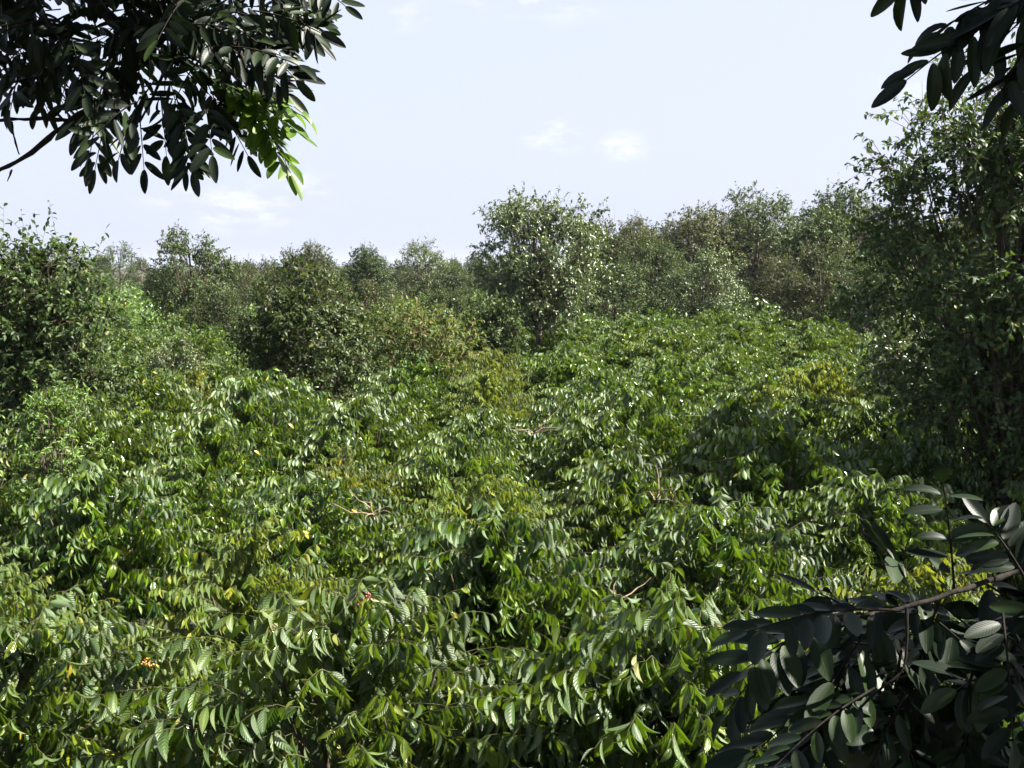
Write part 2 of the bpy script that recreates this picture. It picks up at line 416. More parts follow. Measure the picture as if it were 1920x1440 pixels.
# ------------------------------------------------------------------ coffee bushes
def coffee_parts(seed, tmpls, H=2.35, R=1.45, nspray=150, nodes=9, leafL=0.2, aspect=0.40, droop=0.8, sides=4, ymat='coffee', hang=0.0):
    rs = np.random.default_rng(seed)
    # lumpy envelope: a few lobes of different reach
    nl = 7
    la = rs.uniform(0, 2 * PI, nl); lw = rs.uniform(-0.3, 0.3, nl)
    n = nspray
    k = np.arange(n)
    cz = 1 - (k + 0.5) / n * 1.18                    # z of direction: from top down past the equator
    az = k * 2.39996 + rs.uniform(-0.5, 0.5, n)
    cz = np.clip(cz + rs.uniform(-0.08, 0.08, n), -0.25, 0.99)
    sr = np.sqrt(1 - cz ** 2)
    lob = 1 + sum(lw[i] * np.exp(-((np.angle(np.exp(1j * (az - la[i])))) / 0.55) ** 2) for i in range(nl)) * (1 - 0.3 * cz)
    rad = R * lob * rs.uniform(0.72, 1.08, n)
    zc = H * 0.36
    out = np.stack([np.cos(az), np.sin(az), np.zeros(n)], -1)
    tip = out * (rad * sr)[:, None]; tip[:, 2] = zc + (H - zc) * cz * rs.uniform(0.74, 1.1, n)
    blen = rs.uniform(0.5, 0.95, n)
    # branch: leaves the stem upward and outward, arches over and sags
    start = tip - out * (blen * (0.55 + 0.45 * sr))[:, None]
    start[:, 2] = tip[:, 2] - blen * (0.75 * cz - 0.12) * 0.9
    K = nodes + 2
    t = np.linspace(0, 1, K)[None, :, None]
    sag = np.zeros((n, K, 3)); sag[:, :, 2] = (4 * t * (1 - t))[0, :, 0][None] * (rs.uniform(0.08, 0.22, n) * blen)[:, None]
    swerve = norm(np.cross(out, np.array([0, 0, 1.0]))) * rs.uniform(-0.2, 0.2, n)[:, None]
    P = start[:, None, :] * (1 - t) + tip[:, None, :] * t + sag + swerve[:, None, :] * (t ** 2) * blen[:, None, None] + rs.normal(0, 0.006, (n, K, 3))
    T = norm(np.gradient(P, axis=1))
    bush = MB()
    Rr = (0.005 * (1 - 0.7 * t[:, :, 0])) * np.ones((n, 1))
    bush.tubes(P, Rr, 3)
    lf = MB()
    Q = P[:, 1:, :]; TQ = T[:, 1:, :]; nn = Q.shape[1]
    tt = np.linspace(0.15, 1, nn)
    bri = rs.uniform(0, 1, n) ** 1.5 * 0.42
    for side in (-1, 1):
        O = Q.reshape(-1, 3); D0 = TQ.reshape(-1, 3)
        h = norm(np.cross(D0, np.array([0, 0, 1.0]))) * side
        m = len(O)
        outv = np.repeat(out, nn, 0)
        dn = droop * rs.uniform(0.6, 1.7, m)
        dn[np.tile(tt > 0.93, n)] *= 0.35
        D = h * rs.uniform(0.1, 0.75, m)[:, None] + D0 * rs.uniform(0.0, 0.5, m)[:, None] + outv * 0.28 + rs.normal(0, 0.27, (m, 3))
        D[:, 2] -= dn
        D = norm(D)
        Nn = norm(np.cross(D, D0) * -side * 1.0 + outv * 0.35 + np.array([0, 0, 0.55]) + rs.normal(0, 0.3, (m, 3)))
        size = leafL * rs.uniform(0.75, 1.15, m) * np.tile(1 - 0.45 * np.clip((tt - 0.7) / 0.3, 0, 1) ** 2, n)
        keep = rs.uniform(0, 1, m) < 0.86
        rv = rs.beta(1.5, 2.6, m) * 0.68 + np.repeat(bri, nn) + np.tile(np.clip((tt - 0.75) / 0.25, 0, 1) * 0.22, n)
        rv = np.clip(rv, 0, 0.93)
        rv[rs.uniform(0, 1, m) < 0.012] = 1.0
        pick = rs.integers(0, len(tmpls), m)
        for ti, tm in enumerate(tmpls):
            s = keep & (pick == ti)
            asp = aspect * rs.uniform(0.85, 1.15, s.sum())
            lf.leaves(O[s] + h[s] * 0.006, D[s], Nn[s], size[s], size[s] * asp, tm, rv[s])
    # stems
    st = MB()
    ns = 4
    a = rs.uniform(0, 2 * PI, ns)
    K2 = 6; t2 = np.linspace(0, 1, K2)
    PS = np.zeros((ns, K2, 3))
    for i in range(ns):
        rr = rs.uniform(0.25, 0.6)
        PS[i, :, 0] = np.cos(a[i]) * (0.05 + rr * t2 ** 1.4); PS[i, :, 1] = np.sin(a[i]) * (0.05 + rr * t2 ** 1.4); PS[i, :, 2] = -0.1 + t2 * H * 0.85
    st.tubes(PS, (0.03 * (1 - 0.75 * t2))[None] * np.ones((ns, 1)), 6)
    tipP = P[:, 5:8, :].reshape(-1, 3)
    return (lf.mesh('coffee_foliage', M[ymat]), bush.mesh('coffee_branches', M['twig']), st.mesh('coffee_stem', M['bark']), P)


PROT = {'near': [], 'mid': [], 'far': [], 'yellow': []}
for i in range(5):
    PROT['near'].append(coffee_parts(10 + i, T_COFFEE, nspray=300, aspect=0.365, leafL=0.160 + 0.014 * (i % 3), R=1.42 + 0.06 * (i % 2), droop=1.25 + 0.25 * (i % 3)))
for i in range(6):
    PROT['mid'].append(coffee_parts(30 + i, T_COFFEE_MID, nspray=295, leafL=0.145 + 0.011 * (i % 4), aspect=0.36, ymat='coffee_far', droop=1.4))
for i in range(4):
    PROT['far'].append(coffee_parts(50 + i, T_COFFEE_FAR, nspray=220, leafL=0.18, ymat='coffee_scrub', droop=0.9, aspect=0.42))
for i in range(3):
    PROT['yellow'].append(coffee_parts(70 + i, T_LANCE, nspray=210, nodes=11, leafL=0.135, aspect=0.33, ymat='coffee_yellow', droop=1.35))

rnd = random.Random(5)


def berries(P, seed, n, mat, count=3):
    rs = np.random.default_rng(seed)
    out = []
    # small round cherries packed round some nodes of the branches
    lat = np.linspace(0, PI, 5); lon = np.arange(6) * PI / 3
    tv = np.array([[math.sin(a) * math.cos(o), math.sin(a) * math.sin(o), math.cos(a)] for a in lat for o in lon])
    tf = np.array([[i * 6 + j, i * 6 + (j + 1) % 6, (i + 1) * 6 + (j + 1) % 6, (i + 1) * 6 + j] for i in range(4) for j in range(6)])
    # branches that face the sun and the camera side
    cand = [i for i in range(len(P)) if P[i, -1, 2] > 1.1]
    rs.shuffle(cand)
    for i in cand[:n]:
        for kk in rs.choice(np.arange(5, 11), count, replace=False):
            c = P[i, kk]; b = MB()
            for q in range(int(rs.integers(9, 16))):
                o = c + norm(rs.normal(0, 1, 3)) * rs.uniform(0.010, 0.030)
                v = tv * rs.uniform(0.006, 0.009) + o
                b.add(v, tf, np.zeros((len(v), 2)), np.full(len(v), rs.uniform()))
            out.append(b.mesh('cherry_cluster', mat))
    return out


bushes = []


def bush(kind, x, y, s=1.0, rz=None, idx=None):
    ps = PROT[kind]
    p = ps[rnd.randrange(len(ps)) if idx is None else idx % len(ps)]
    z = float(gz(x, y))
    r = empty('coffee_bush', (x, y, z - 0.03), rnd.uniform(0, 2 * PI) if rz is None else rz, s)
    obj('foliage', p[0], r); obj('branches', p[1], r); obj('stem', p[2], r)
    bushes.append((r, kind, x, y, s, p))
    return r


near_spots = [  # kind, x, y, scale
    ('near', -1.0, 6.2, 1.13), ('near', 1.0, 6.0, 1.10), ('near', 2.9, 6.1, 1.02), ('near', -3.35, 6.5, 1.02), ('near', 4.7, 6.6, .95),
    ('yellow', -4.7, 8.0, 0.95), ('yellow', -2.35, 8.75, 1.0), ('near', -0.15, 9.1, 1.03), ('near', 2.05, 9.7, 1.04), ('yellow', 3.75, 8.5, 0.93),
    ('near', 6.2, 9.2, 0.95), ('near', -6.6, 10.1, 1.0), ('near', -4.75, 11.2, 1.02), ('near', -2.4, 11.4, 1.0), ('yellow', -0.4, 11.7, 0.98),
    ('near', 0.0, 3.1, 0.8), ('near', -2.2, 3.4, 0.85), ('near', 2.1, 3.3, 0.82),
    ('near', 4.4, 11.5, 1.0), ('near', 1.5, 12.7, 0.98), ('near', -7.0, 7.6, .95), ('near', 7.0, 12.0, 1.0),
]
for i, (k, x, y, s) in enumerate(near_spots):
    bush(k, x, y, s, idx=i)
TREES_KEEP = []
y = 13.6
row = 0
while y < 47:
    sp = 2.25 + max(0, y - 28) * 0.024
    half = 0.54 * y + 2.2
    x = -half + (row % 2) * sp * 0.5
    while x < half:
        xx = x + rnd.uniform(-0.5, 0.5); yy = y + rnd.uniform(-0.5, 0.5)
        kind = 'mid' if yy < 24 else 'far'
        if yy < 30 and rnd.random() < 0.09: kind = 'yellow'
        if y > 15 and rnd.random() < 0.05:
            x += sp; continue
        if abs(xx - tpos(1010, 33)) < 1.5 and 31.2 < yy < 36: x += sp; continue
        bush(kind, xx, yy, rnd.uniform(0.80, 1.16))
        x += sp
    y += sp * 0.9
    row += 1
print('bushes', len(bushes))


# ------------------------------------------------------------------ trees
def tree_parts(seed, H, R, z0, nclump=60, ntwig=14, nleaf=9, leafL=0.10, aspect=0.42, cs=0.6, mat='tree', tmpls=None, shoots=8, trunk_r=None, lean=0.0,
               bark='bark', inner=0.35, droop=0.3, off=(0, 0), forks=1, bare=6, twigL=(0.3, 0.6), reach=1.0):
    rs = np.random.default_rng(seed)
    tmpls = tmpls or T_OVAL_FAR
    nleaf += 3; leafL *= 1.12; ntwig += 2
    cz, rz = (z0 + H) / 2, (H - z0) / 2
    # uneven envelope
    nl = 9
    ld = norm(rs.normal(0, 1, (nl, 3))); lw = rs.uniform(-0.48, 0.34, nl)
    d = norm(rs.normal(0, 1, (nclump, 3)))
    lob = 1 + (np.exp(-(1 - d @ ld.T) / 0.16) * lw).sum(1)
    rr = (inner + (1 - inner) * rs.uniform(0, 1, nclump) ** 0.6) * lob
    C0 = d * rr[:, None] * np.array([R, R, rz]) * 0.9
    C0[:, 2] += cz
    C0[:, 0] += off[0]; C0[:, 1] += off[1]
    C0[:, 2] = np.clip(C0[:, 2], z0 * 0.8, H * 1.08)
    tr = trunk_r or H * 0.02
    wood = MB()
    t = np.linspace(0, 1, 9)
    TP = np.zeros((9, 3)); ph = rs.uniform(0, 6)
    TP[:, 2] = -0.3 + t * (H * 0.86 + 0.3)
    TP[:, 0] = off[0] * t ** 1.2 + lean * t + 0.03 * H * np.sin(t * 4 + ph) * t
    TP[:, 1] = off[1] * t ** 1.2 + 0.03 * H * np.cos(t * 5 + ph) * t
    wood.tubes(TP[None], (tr * (1 - 0.85 * t) + 0.01)[None] * (1 + 0.5 * np.exp(-t * 18))[None], 9)
    # limbs
    base_z = z0 * 0.75 + (C0[:, 2] - z0 * 0.75) * rs.uniform(0.25, 0.6, nclump)
    base_z = np.clip(base_z, z0 * 0.55, H * 0.8)
    bt = (base_z + 0.3) / (H * 0.86 + 0.3)
    B = np.stack([np.interp(bt, t, TP[:, i]) for i in range(3)], -1) + (C0 * np.array([1, 1, 0]) - np.array([off[0], off[1], 0])) * 0.12
    K = 6; s = np.linspace(0, 1, K)[None, :, None]
    LP = B[:, None] * (1 - s) + C0[:, None] * s
    LP[:, :, 2] -= (np.sin(s[..., 0] * PI) * 0.12 * np.linalg.norm(C0 - B, axis=1)[:, None])
    LP += rs.normal(0, 0.025 * R / 2, LP.shape) * (s * (1 - s) * 4)
    ll = np.linalg.norm(C0 - B, axis=1)
    wood.tubes(LP, (tr * 0.18 * np.clip(ll / R, 0.3, 1))[:, None] * (1 - 0.8 * s[None, 0, :, 0]) + 0.004, 5)
    # twigs
    n = nclump * ntwig
    O = np.repeat(C0, ntwig, 0) + rs.normal(0, cs * 0.27, (n, 3))
    outv = norm(O - np.array([off[0], off[1], cz - rz * 0.3]))
    D = norm(rs.normal(0, 1, (n, 3)) + outv * 0.9 + np.array([0, 0, 0.35]))
    Lt = rs.uniform(twigL[0], twigL[1], n) * cs / 0.6
    K = 5; s = np.linspace(0, 1, K)[None, :, None]
    TW = O[:, None] + D[:, None] * (s * Lt[:, None, None])
    TW[:, :, 2] -= (s[..., 0] ** 2) * (droop * Lt)[:, None]
    # connect to the clump centre
    TW[:, 0] = np.repeat(C0, ntwig, 0)
    # shoots: upright leaders above the crown
    if shoots:
        top = np.argsort(-C0[:, 2])[:max(shoots, 1)]
        hh = rs.uniform(0.4, 1.1, shoots) * cs * reach
        SD = norm(rs.normal(0, 0.22, (shoots, 3)) + np.array([0, 0, 1.0]))
        SH = C0[top][:, None] + SD[:, None] * (s * (hh + cs * 0.5)[:, None, None])
        TW = np.concatenate([TW, SH])
    wood2 = MB()
    wood.tubes(TW, np.full(TW.shape[:2], 0.0022 + 0.0002 * H) * np.linspace(1.4, 0.5, K)[None], 3)
    if bare:
        top = np.argsort(-C0[:, 2])[rs.integers(0, min(nclump, 16), bare)]
        BD = norm(rs.normal(0, 0.28, (bare, 3)) + np.array([0, 0, 1.0]))
        BH = C0[top][:, None] + rs.normal(0, cs * 0.4, (bare, 1, 3)) + BD[:, None] * (s * rs.uniform(0.5, 1.0, bare)[:, None, None] * cs * 1.1)
        wood.tubes(BH, np.full(BH.shape[:2], 0.004) * np.linspace(1.2, 0.5, K)[None], 3)
    # leaves
    lf = MB()
    NT = len(TW)
    for j in range(nleaf):
        f = 0.22 + 0.78 * (j + rs.uniform(0, 1, NT)) / nleaf
        f = np.clip(f, 0, 0.999) * (K - 1)
        i0 = f.astype(int); fr = (f - i0)[:, None]
        A = TW[np.arange(NT), i0]; Bq = TW[np.arange(NT), i0 + 1]
        Oq = A * (1 - fr) + Bq * fr
        Tq = norm(Bq - A)
        Dq = norm(Tq * 0.5 + norm(rs.normal(0, 1, (NT, 3))) * 0.9 + np.array([0, 0, -droop]))
        Nq = norm(rs.normal(0, 0.48, (NT, 3)) + np.array([0, 0, 0.8]) + norm(Oq - np.array([0, 0, cz])) * 0.5)
        keep = rs.uniform(0, 1, NT) < 0.92
        sz = leafL * rs.uniform(0.65, 1.25, NT)
        rv = np.clip(rs.beta(2, 2.4, NT), 0, 0.93); rv[rs.uniform(0, 1, NT) < 0.02] = 1
        tm = tmpls[j % len(tmpls)]
        lf.leaves(Oq[keep], Dq[keep], Nq[keep], sz[keep], sz[keep] * aspect, tm, rv[keep])
    return lf.mesh('tree_crown', M[mat]), wood.mesh('tree_wood', M[bark])


def place_tree(parts, x, y, s=1.0, rz=0, label='', cat='tree', group=None, name='tree', sz=None):
    r = empty(name, (x, y, float(gz(x, y)) - 0.05), rz, s)
    if sz: r.scale = (s, s, s * sz)
    obj('crown', parts[0], r); obj('trunk', parts[1], r)
    tag(r, label, cat, group)
    return r




# individual trees ---------------------------------------------------------
P_center = tree_parts(101, 6.95, 2.6, 2.1, nclump=120, ntwig=15, nleaf=9, leafL=0.125, cs=0.75, mat='silver', trunk_r=0.15, off=(0.25, 0), lean=-0.2, bark='bark', shoots=10, bare=14, tmpls=T_LANCE, aspect=0.4)
place_tree(P_center, tpos(1010, 36), 36, 1.0, 0.4, 'broad silvery green tree standing alone mid field with a bent trunk showing below it')
P_lefts = tree_parts(102, 4.95, 1.75, 0.9, nclump=115, ntwig=14, nleaf=9, leafL=0.105, cs=0.55, mat='tree', shoots=6, bare=4)
place_tree(P_lefts, tpos(582, 24), 24, 1.0, 1.0, 'small rounded dark green tree rising from the coffee left of the brown tinged shrub')
P_left = tree_parts(103, 5.5, 1.5, 0.9, nclump=115, ntwig=15, nleaf=9, leafL=0.105, cs=0.6, mat='tree', shoots=16, bare=2, twigL=(0.35, 0.7), reach=1.5)
place_tree(P_left, tpos(75, 18.5), 18.5, 1.0, 2.0, 'tall leafy tree at the left edge with spiky upright shoots on top')
P_t370 = tree_parts(104, 6.5, 2.3, 1.6, nclump=85, ntwig=14, nleaf=9, leafL=0.12, cs=0.7, mat='tree', shoots=8, bare=8)
place_tree(P_t370, tpos(365, 50), 50, 1.0, 0, 'dark rounded tree between the spiky left tree and the small far tree with clumped crown')
P_right = tree_parts(105, 8.4, 2.1, 1.2, nclump=175, ntwig=15, nleaf=9, leafL=0.095, cs=0.60, mat='tree', tmpls=T_LANCE, aspect=0.45, shoots=26, bare=12, trunk_r=0.12, twigL=(0.35, 0.75), off=(-0.1, 0), inner=0.25, reach=1.6)
place_tree(P_right, tpos(1895, 14.5), 14.5, 1.0, 0.7, 'big dark tree with small glossy leaves filling the right edge up to the top')

P_rb = tree_parts(106, 8.6, 2.6, 1.0, nclump=130, ntwig=15, nleaf=9, leafL=0.11, cs=0.75, mat='tree', shoots=8, bare=4)  # extra tree put out of view to cast shade on the right side
place_tree(P_rb, 9.3, 11.6, 0.9, 2.7, 'unseen dense tree added just outside the right edge to shade the coffee')
place_tree(P_rb, 10.6, 14.2, 1.0, 0.7, 'dense tree added mostly outside the right edge to shade the big dark tree')

# prototype crowns for the trees of the treeline
TP_ = [
    tree_parts(201, 9.5, 3.0, 1.2, nclump=125, ntwig=13, nleaf=8, leafL=0.18, cs=0.95, mat='tree', shoots=8, bare=8),
    tree_parts(202, 10.5, 3.4, 1.4, nclump=130, ntwig=13, nleaf=8, leafL=0.175, cs=1.0, mat='olive', shoots=14, bare=22),
    tree_parts(203, 8.0, 3.3, 0.8, nclump=105, ntwig=13, nleaf=8, leafL=0.15, cs=0.9, mat='tree', shoots=6, bare=4),
    tree_parts(204, 11.0, 2.7, 2.6, nclump=90, ntwig=12, nleaf=8, leafL=0.18, cs=1.0, mat='tree', shoots=8, bare=10, bark='pale_bark'),
    tree_parts(205, 7.5, 3.4, 1.0, nclump=100, ntwig=13, nleaf=8, leafL=0.15, cs=0.9, mat='olive', shoots=8, bare=8),
    tree_parts(206, 10.0, 3.2, 2.0, nclump=85, ntwig=13, nleaf=8, leafL=0.165, cs=1.0, mat='olive', shoots=10, bare=18, bark='pale_bark', inner=0.5),
    tree_parts(207, 9.0, 2.4, 3.0, nclump=36, ntwig=14, nleaf=9, leafL=0.17, cs=1.0, mat='tree', shoots=3, bare=4, bark='pale_bark', inner=0.55),
    tree_parts(208, 8.5, 2.9, 1.0, nclump=95, ntwig=13, nleaf=8, leafL=0.15, cs=0.9, mat='silver', shoots=8, bare=10),
]
HT = [9.5, 10.5, 8.0, 11.0, 7.5, 10.0, 9.0, 8.5]

# (pixel x, pixel y of the top, distance, crown type, label)
LINE = [
    (228, 452, 120, 6, 'far bluish tree with separate clumps of foliage beyond the left tree'),
    (25, 478, 75, 4, 'pale tree top peeping out behind the spiky tree at the left edge'),
    (185, 500, 95, 2, 'low hazy tree behind the right flank of the spiky left tree'),
    (290, 510, 150, 0, 'very far hazy tree in the dip between two left trees'),
    (455, 470, 72, 5, 'greyish olive tree beside the dark rounded tree'),
    (505, 478, 66, 4, 'grey green bushy tree left of the round topped olive tree'),
    (585, 430, 60, 1, 'olive tree with round twiggy top behind the small dark tree'),
    (655, 485, 80, 2, 'low green tree in the treeline beside the round topped olive tree'),
    (695, 448, 76, 0, 'narrow green tree poking above the treeline left of the gap of sky'),
    (745, 492, 90, 5, 'low hazy tree in the gap of the treeline'),
    (797, 440, 80, 7, 'grey green tree with thin top twigs halfway to the central tree'),
    (850, 478, 72, 2, 'dark low tree just left of the central tree'),
    (905, 462, 88, 0, 'dark far tree touching the left side of the central tree'),
    (1120, 395, 66, 5, 'sparse grey tree peeping out right of the central tree'),
    (1180, 382, 62, 1, 'thin crowned tree with sky showing through its top'),
    (1235, 425, 55, 2, 'dark rounded tree at the foot of the brownish tall tree'),
    (1290, 352, 66, 1, 'tall brownish tree with bare twigs along its top'),
    (1345, 365, 72, 5, 'brownish grey tree beside the tallest green crown'),
    (1418, 334, 68, 3, 'tall green tree with airy forked crown against the sky'),
    (1465, 400, 75, 5, 'greyish tree under the notch of sky right of the airy crown'),
    (1320, 450, 50, 7, 'dark glossy tree with thin trunk at the front of the right treeline'),
    (1520, 372, 62, 0, 'dark bluish green tree right of the notch of sky'),
    (1572, 328, 70, 0, 'tall dark tree with a tufted top right of the notch of sky'),
    (1640, 352, 66, 5, 'greyish thin tree between the tufted tree and the big right tree'),
    (1530, 440, 48, 4, 'wide olive bushy tree above the upper edge of the coffee'),
    (1455, 470, 56, 4, 'lower olive tree beside the wide bushy one'),
    (1620, 455, 42, 2, 'dark green low tree behind the big right tree'),
    (1700, 390, 48, 0, 'green tree half hidden by the big right tree'),
    (1790, 360, 52, 1, 'olive tree seen through the leaves of the big right tree'),
    (1880, 340, 60, 0, 'tree glimpsed through the right edge foliage'),
    (120, 520, 55, 2, 'broad low tree right behind the spiky left tree'),
    (420, 520, 44, 2, 'low bush like tree right of the dark rounded tree'),
    (690, 515, 48, 4, 'bushy olive tree behind the brown tinged shrub'),
    (850, 520, 46, 2, 'dark bushy tree low behind the left flank of the central tree'),
    (1150, 470, 50, 2, 'dark tree low behind the right flank of the central tree'),
]
for i, (px, py, d, ty, lab) in enumerate(LINE):
    x = tpos(px, d)
    top = CAM_H + (HORIZON - py) / FPX * d - float(gz(x, d))
    s = top / (HT[ty] * 1.04)
    place_tree(TP_[ty], x, d, s, (i * 2.1) % 6.28, lab, 'tree', 'trees of the treeline', sz=1.0)

# farther belt that closes the horizon
rb = random.Random(12)
for i in range(46):
    px = -60 + i * 45 + rb.uniform(-15, 15)
    d = rb.uniform(85, 175)
    hi = CAM_H + d / FPX * (rb.uniform(4, 26) if px < 1100 else rb.uniform(50, 105))
    ty = rb.choice([0, 1, 2, 4, 5, 7])
    place_tree(TP_[ty], tpos(px, d), d, hi / HT[ty], rb.uniform(0, 6.28), 'hazy tree of the far belt closing the horizon behind the treeline', 'tree', 'far belt of trees')

def far_scrub():
    rs = np.random.default_rng(77)
    n = 190000
    y = 46.5 + 165 * rs.uniform(0, 1, n) ** 1.6
    x = rs.uniform(-1, 1, n) * (0.56 * y + 4)
    h = 1.75 + 0.55 * np.sin(x * 1.9 + np.sin(y * 0.9) * 2) * np.cos(y * 1.5 + x * 0.3) + 0.5 * np.sin(x * 0.23 + 2) * np.sin(y * 0.19)
    z = gz(x, y) + h * (1 - 0.8 * rs.uniform(0, 1, n) ** 3)
    O = np.stack([x, y, z], -1)
    D = norm(rs.normal(0, 1, (n, 3)) + np.array([0, -0.2, -0.5]))
    Nn = norm(rs.normal(0, 0.5, (n, 3)) + np.array([0, -0.2, 0.9]))
    L = rs.uniform(0.16, 0.34, n) * (0.6 + y / 120)
    b = MB(); b.leaves(O, D, Nn, L, L * 0.5, T_COFFEE_FAR[0], np.clip(rs.beta(2, 2.4, n), 0, 0.93))
    o = obj('undergrowth', b.mesh('undergrowth', M['coffee_scrub'])); tag(o, 'unbroken far undergrowth of coffee and scrub below the treeline', None, None, 'stuff')


far_scrub()

# ------------------------------------------------------------------ shrubs and saplings
P_aut = tree_parts(301, 3.7, 1.9, 0.6, nclump=75, ntwig=13, nleaf=8, leafL=0.12, cs=0.5, mat='autumn', shoots=12, bare=14, tmpls=T_LANCE, aspect=0.3, bark='dry')
place_tree(P_aut, tpos(790, 27.5), 27.5, 1.0, 0, 'yellow green shrub tinged brown in the coffee left of the central tree', 'shrub', name='shrub')
P_br = tree_parts(302, 3.4, 0.5, 1.2, nclump=26, ntwig=12, nleaf=12, leafL=0.07, cs=0.4, mat='bright', shoots=6, bare=0, tmpls=T_LANCE, aspect=0.3)
place_tree(P_br, tpos(95, 13.2), 13.2, 0.95, 0, 'slender bright yellow green sapling above the coffee at the left', 'sapling', name='sapling')
place_tree(P_br, tpos(225, 40), 40, 1.0, 2, 'small bright green sapling far off beside the dark rounded tree', 'sapling', name='sapling')
P_dk = tree_parts(303, 3.6, 1.0, 1.0, nclump=50, ntwig=13, nleaf=8, leafL=0.11, cs=0.45, mat='tree', shoots=4, bare=2)
place_tree(P_dk, tpos(925, 32), 32, 1.0, 0, 'small dark shrub close to the left of the bent trunk', 'shrub', name='shrub')
P_gy = tree_parts(304, 4.0, 1.3, 0.8, nclump=60, ntwig=13, nleaf=8, leafL=0.10, cs=0.5, mat='silver', shoots=8, bare=4)
place_tree(P_gy, tpos(320, 28), 28, 0.68, 0, 'low grey green shrub between the spiky left tree and the small dark tree', 'shrub', name='shrub')
place_tree(P_gy, tpos(1745, 20), 20, 1.0, 2, 'grey green shrub in the shade under the big right tree', 'shrub', name='shrub')


# ------------------------------------------------------------------ near branches with pinnate leaves
class Branch:
    def __init__(self, seed):
        self.rs = np.random.default_rng(seed); self.l = MB(); self.y = MB(); self.w = MB(); self.ny = 0

    def pinnate(self, base, tip, L=0.062, n=9, aspect=0.33, sag=0.05, young=False, up=(0, 0, 1), spread=0.95, hang=0.25, tm=T_OVAL):
        rs = self.rs
        base, tip = np.asarray(base, float), np.asarray(tip, float)
        K = n + 2
        t = np.linspace(0, 1, K)[:, None]
        P = base * (1 - t) + tip * t
        ln = np.linalg.norm(tip - base)
        P[:, 2] += np.sin(t[:, 0] * PI) * sag * ln
        self.w.tubes(P[None], np.linspace(0.0016, 0.0007, K)[None], 4)
        T = norm(np.gradient(P, axis=0))
        up = norm(np.asarray(up, float) + rs.normal(0, 0.15, 3))
        O, D, N_ = [], [], []
        for k in range(1, K):
            if k == K - 1:
                d = T[k]; O.append(P[k]); D.append(d); N_.append(up); continue
            side = 1 if k % 2 else -1
            h = norm(np.cross(T[k], up)) * side
            for sd in ([h] if rs.random() < 0.55 else [h, -h]):
                d = norm(sd * spread + T[k] * rs.uniform(0.5, 0.85) + np.array([0, 0, -hang * rs.uniform(0.4, 1.6)]) + rs.normal(0, 0.1, 3))
                O.append(P[k] + d * 0.004); D.append(d); N_.append(norm(up + rs.normal(0, 0.28, 3)))
        O, D, N_ = map(np.array, (O, D, N_))
        m = len(O)
        sz = L * rs.uniform(0.8, 1.12, m)
        mb = self.y if young else self.l
        if young: self.ny += 1
        pick = rs.integers(0, len(tm), m)
        rv = rs.uniform(0, 1, m)
        for i, t_ in enumerate(tm):
            s = pick == i
            if s.any(): mb.leaves(O[s], D[s], N_[s], sz[s], sz[s] * aspect * rs.uniform(0.85, 1.15, s.sum()), t_, rv[s])

    def limb(self, pts, r0, r1, sides=8):
        pts = np.asarray(pts, float)
        # smooth by Catmull-Rom
        out = []
        n = len(pts)
        for i in range(n - 1):
            p0, p1, p2, p3 = pts[max(i - 1, 0)], pts[i], pts[i + 1], pts[min(i + 2, n - 1)]
            for u in np.linspace(0, 1, 6, endpoint=False):
                out.append(0.5 * ((2 * p1) + (-p0 + p2) * u + (2 * p0 - 5 * p1 + 4 * p2 - p3) * u * u + (-p0 + 3 * p1 - 3 * p2 + p3) * u ** 3))
        out.append(pts[-1]); out = np.array(out)
        out += self.rs.normal(0, r0 * 0.12, out.shape)
        self.w.tubes(out[None], np.linspace(r0, r1, len(out))[None] * (1 + 0.15 * self.rs.normal(0, 1, len(out)))[None].clip(0.7, 1.4), sides)
        return out

    def finish(self, name, label, bark='dark_bark'):
        r = empty(name, tuple(self.origin))
        o = -np.asarray(self.origin)
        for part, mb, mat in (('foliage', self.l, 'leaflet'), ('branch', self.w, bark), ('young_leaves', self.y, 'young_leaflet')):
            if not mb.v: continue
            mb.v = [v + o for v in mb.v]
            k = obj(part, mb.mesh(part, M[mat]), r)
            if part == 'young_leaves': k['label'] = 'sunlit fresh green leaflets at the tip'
        tag(r, label, 'branch')
        return r


# upper left ---------------------------------------------------------------
b = Branch(7)
b.origin = at(-300, -300, 1.9)
D0 = 1.9
b.limb([at(-420, -420, 2.2), at(-60, -150, 2.05), at(180, -30, 1.95), at(390, 60, 1.85), at(520, 110, 1.8)], 0.016, 0.004)
b.limb([at(60, -80, 2.0), at(240, 60, 1.9), at(235, 150, 1.88), at(130, 228, 1.85), at(60, 285, 1.85), at(-20, 330, 1.86)], 0.010, 0.0035)
b.limb([at(132, 226, 1.85), at(70, 222, 1.84), at(0, 226, 1.84), at(-60, 236, 1.85)], 0.004, 0.002, 6)
b.limb([at(22, 228, 1.84), at(26, 255, 1.84), at(36, 290, 1.84)], 0.0022, 0.0014, 5)
b.limb([at(22, 318, 1.85), at(14, 340, 1.85)], 0.002, 0.0010, 5)
b.limb([at(180, -30, 1.95), at(330, 40, 1.85), at(300, 150, 1.83), at(262, 230, 1.82)], 0.005, 0.002, 6)
b.limb([at(330, 10, 1.85), at(430, 70, 1.8), at(470, 150, 1.78)], 0.005, 0.002, 6)
b.limb([at(-60, -60, 1.95), at(40, 40, 1.9), at(60, 120, 1.9)], 0.005, 0.002, 6)
rs = b.rs
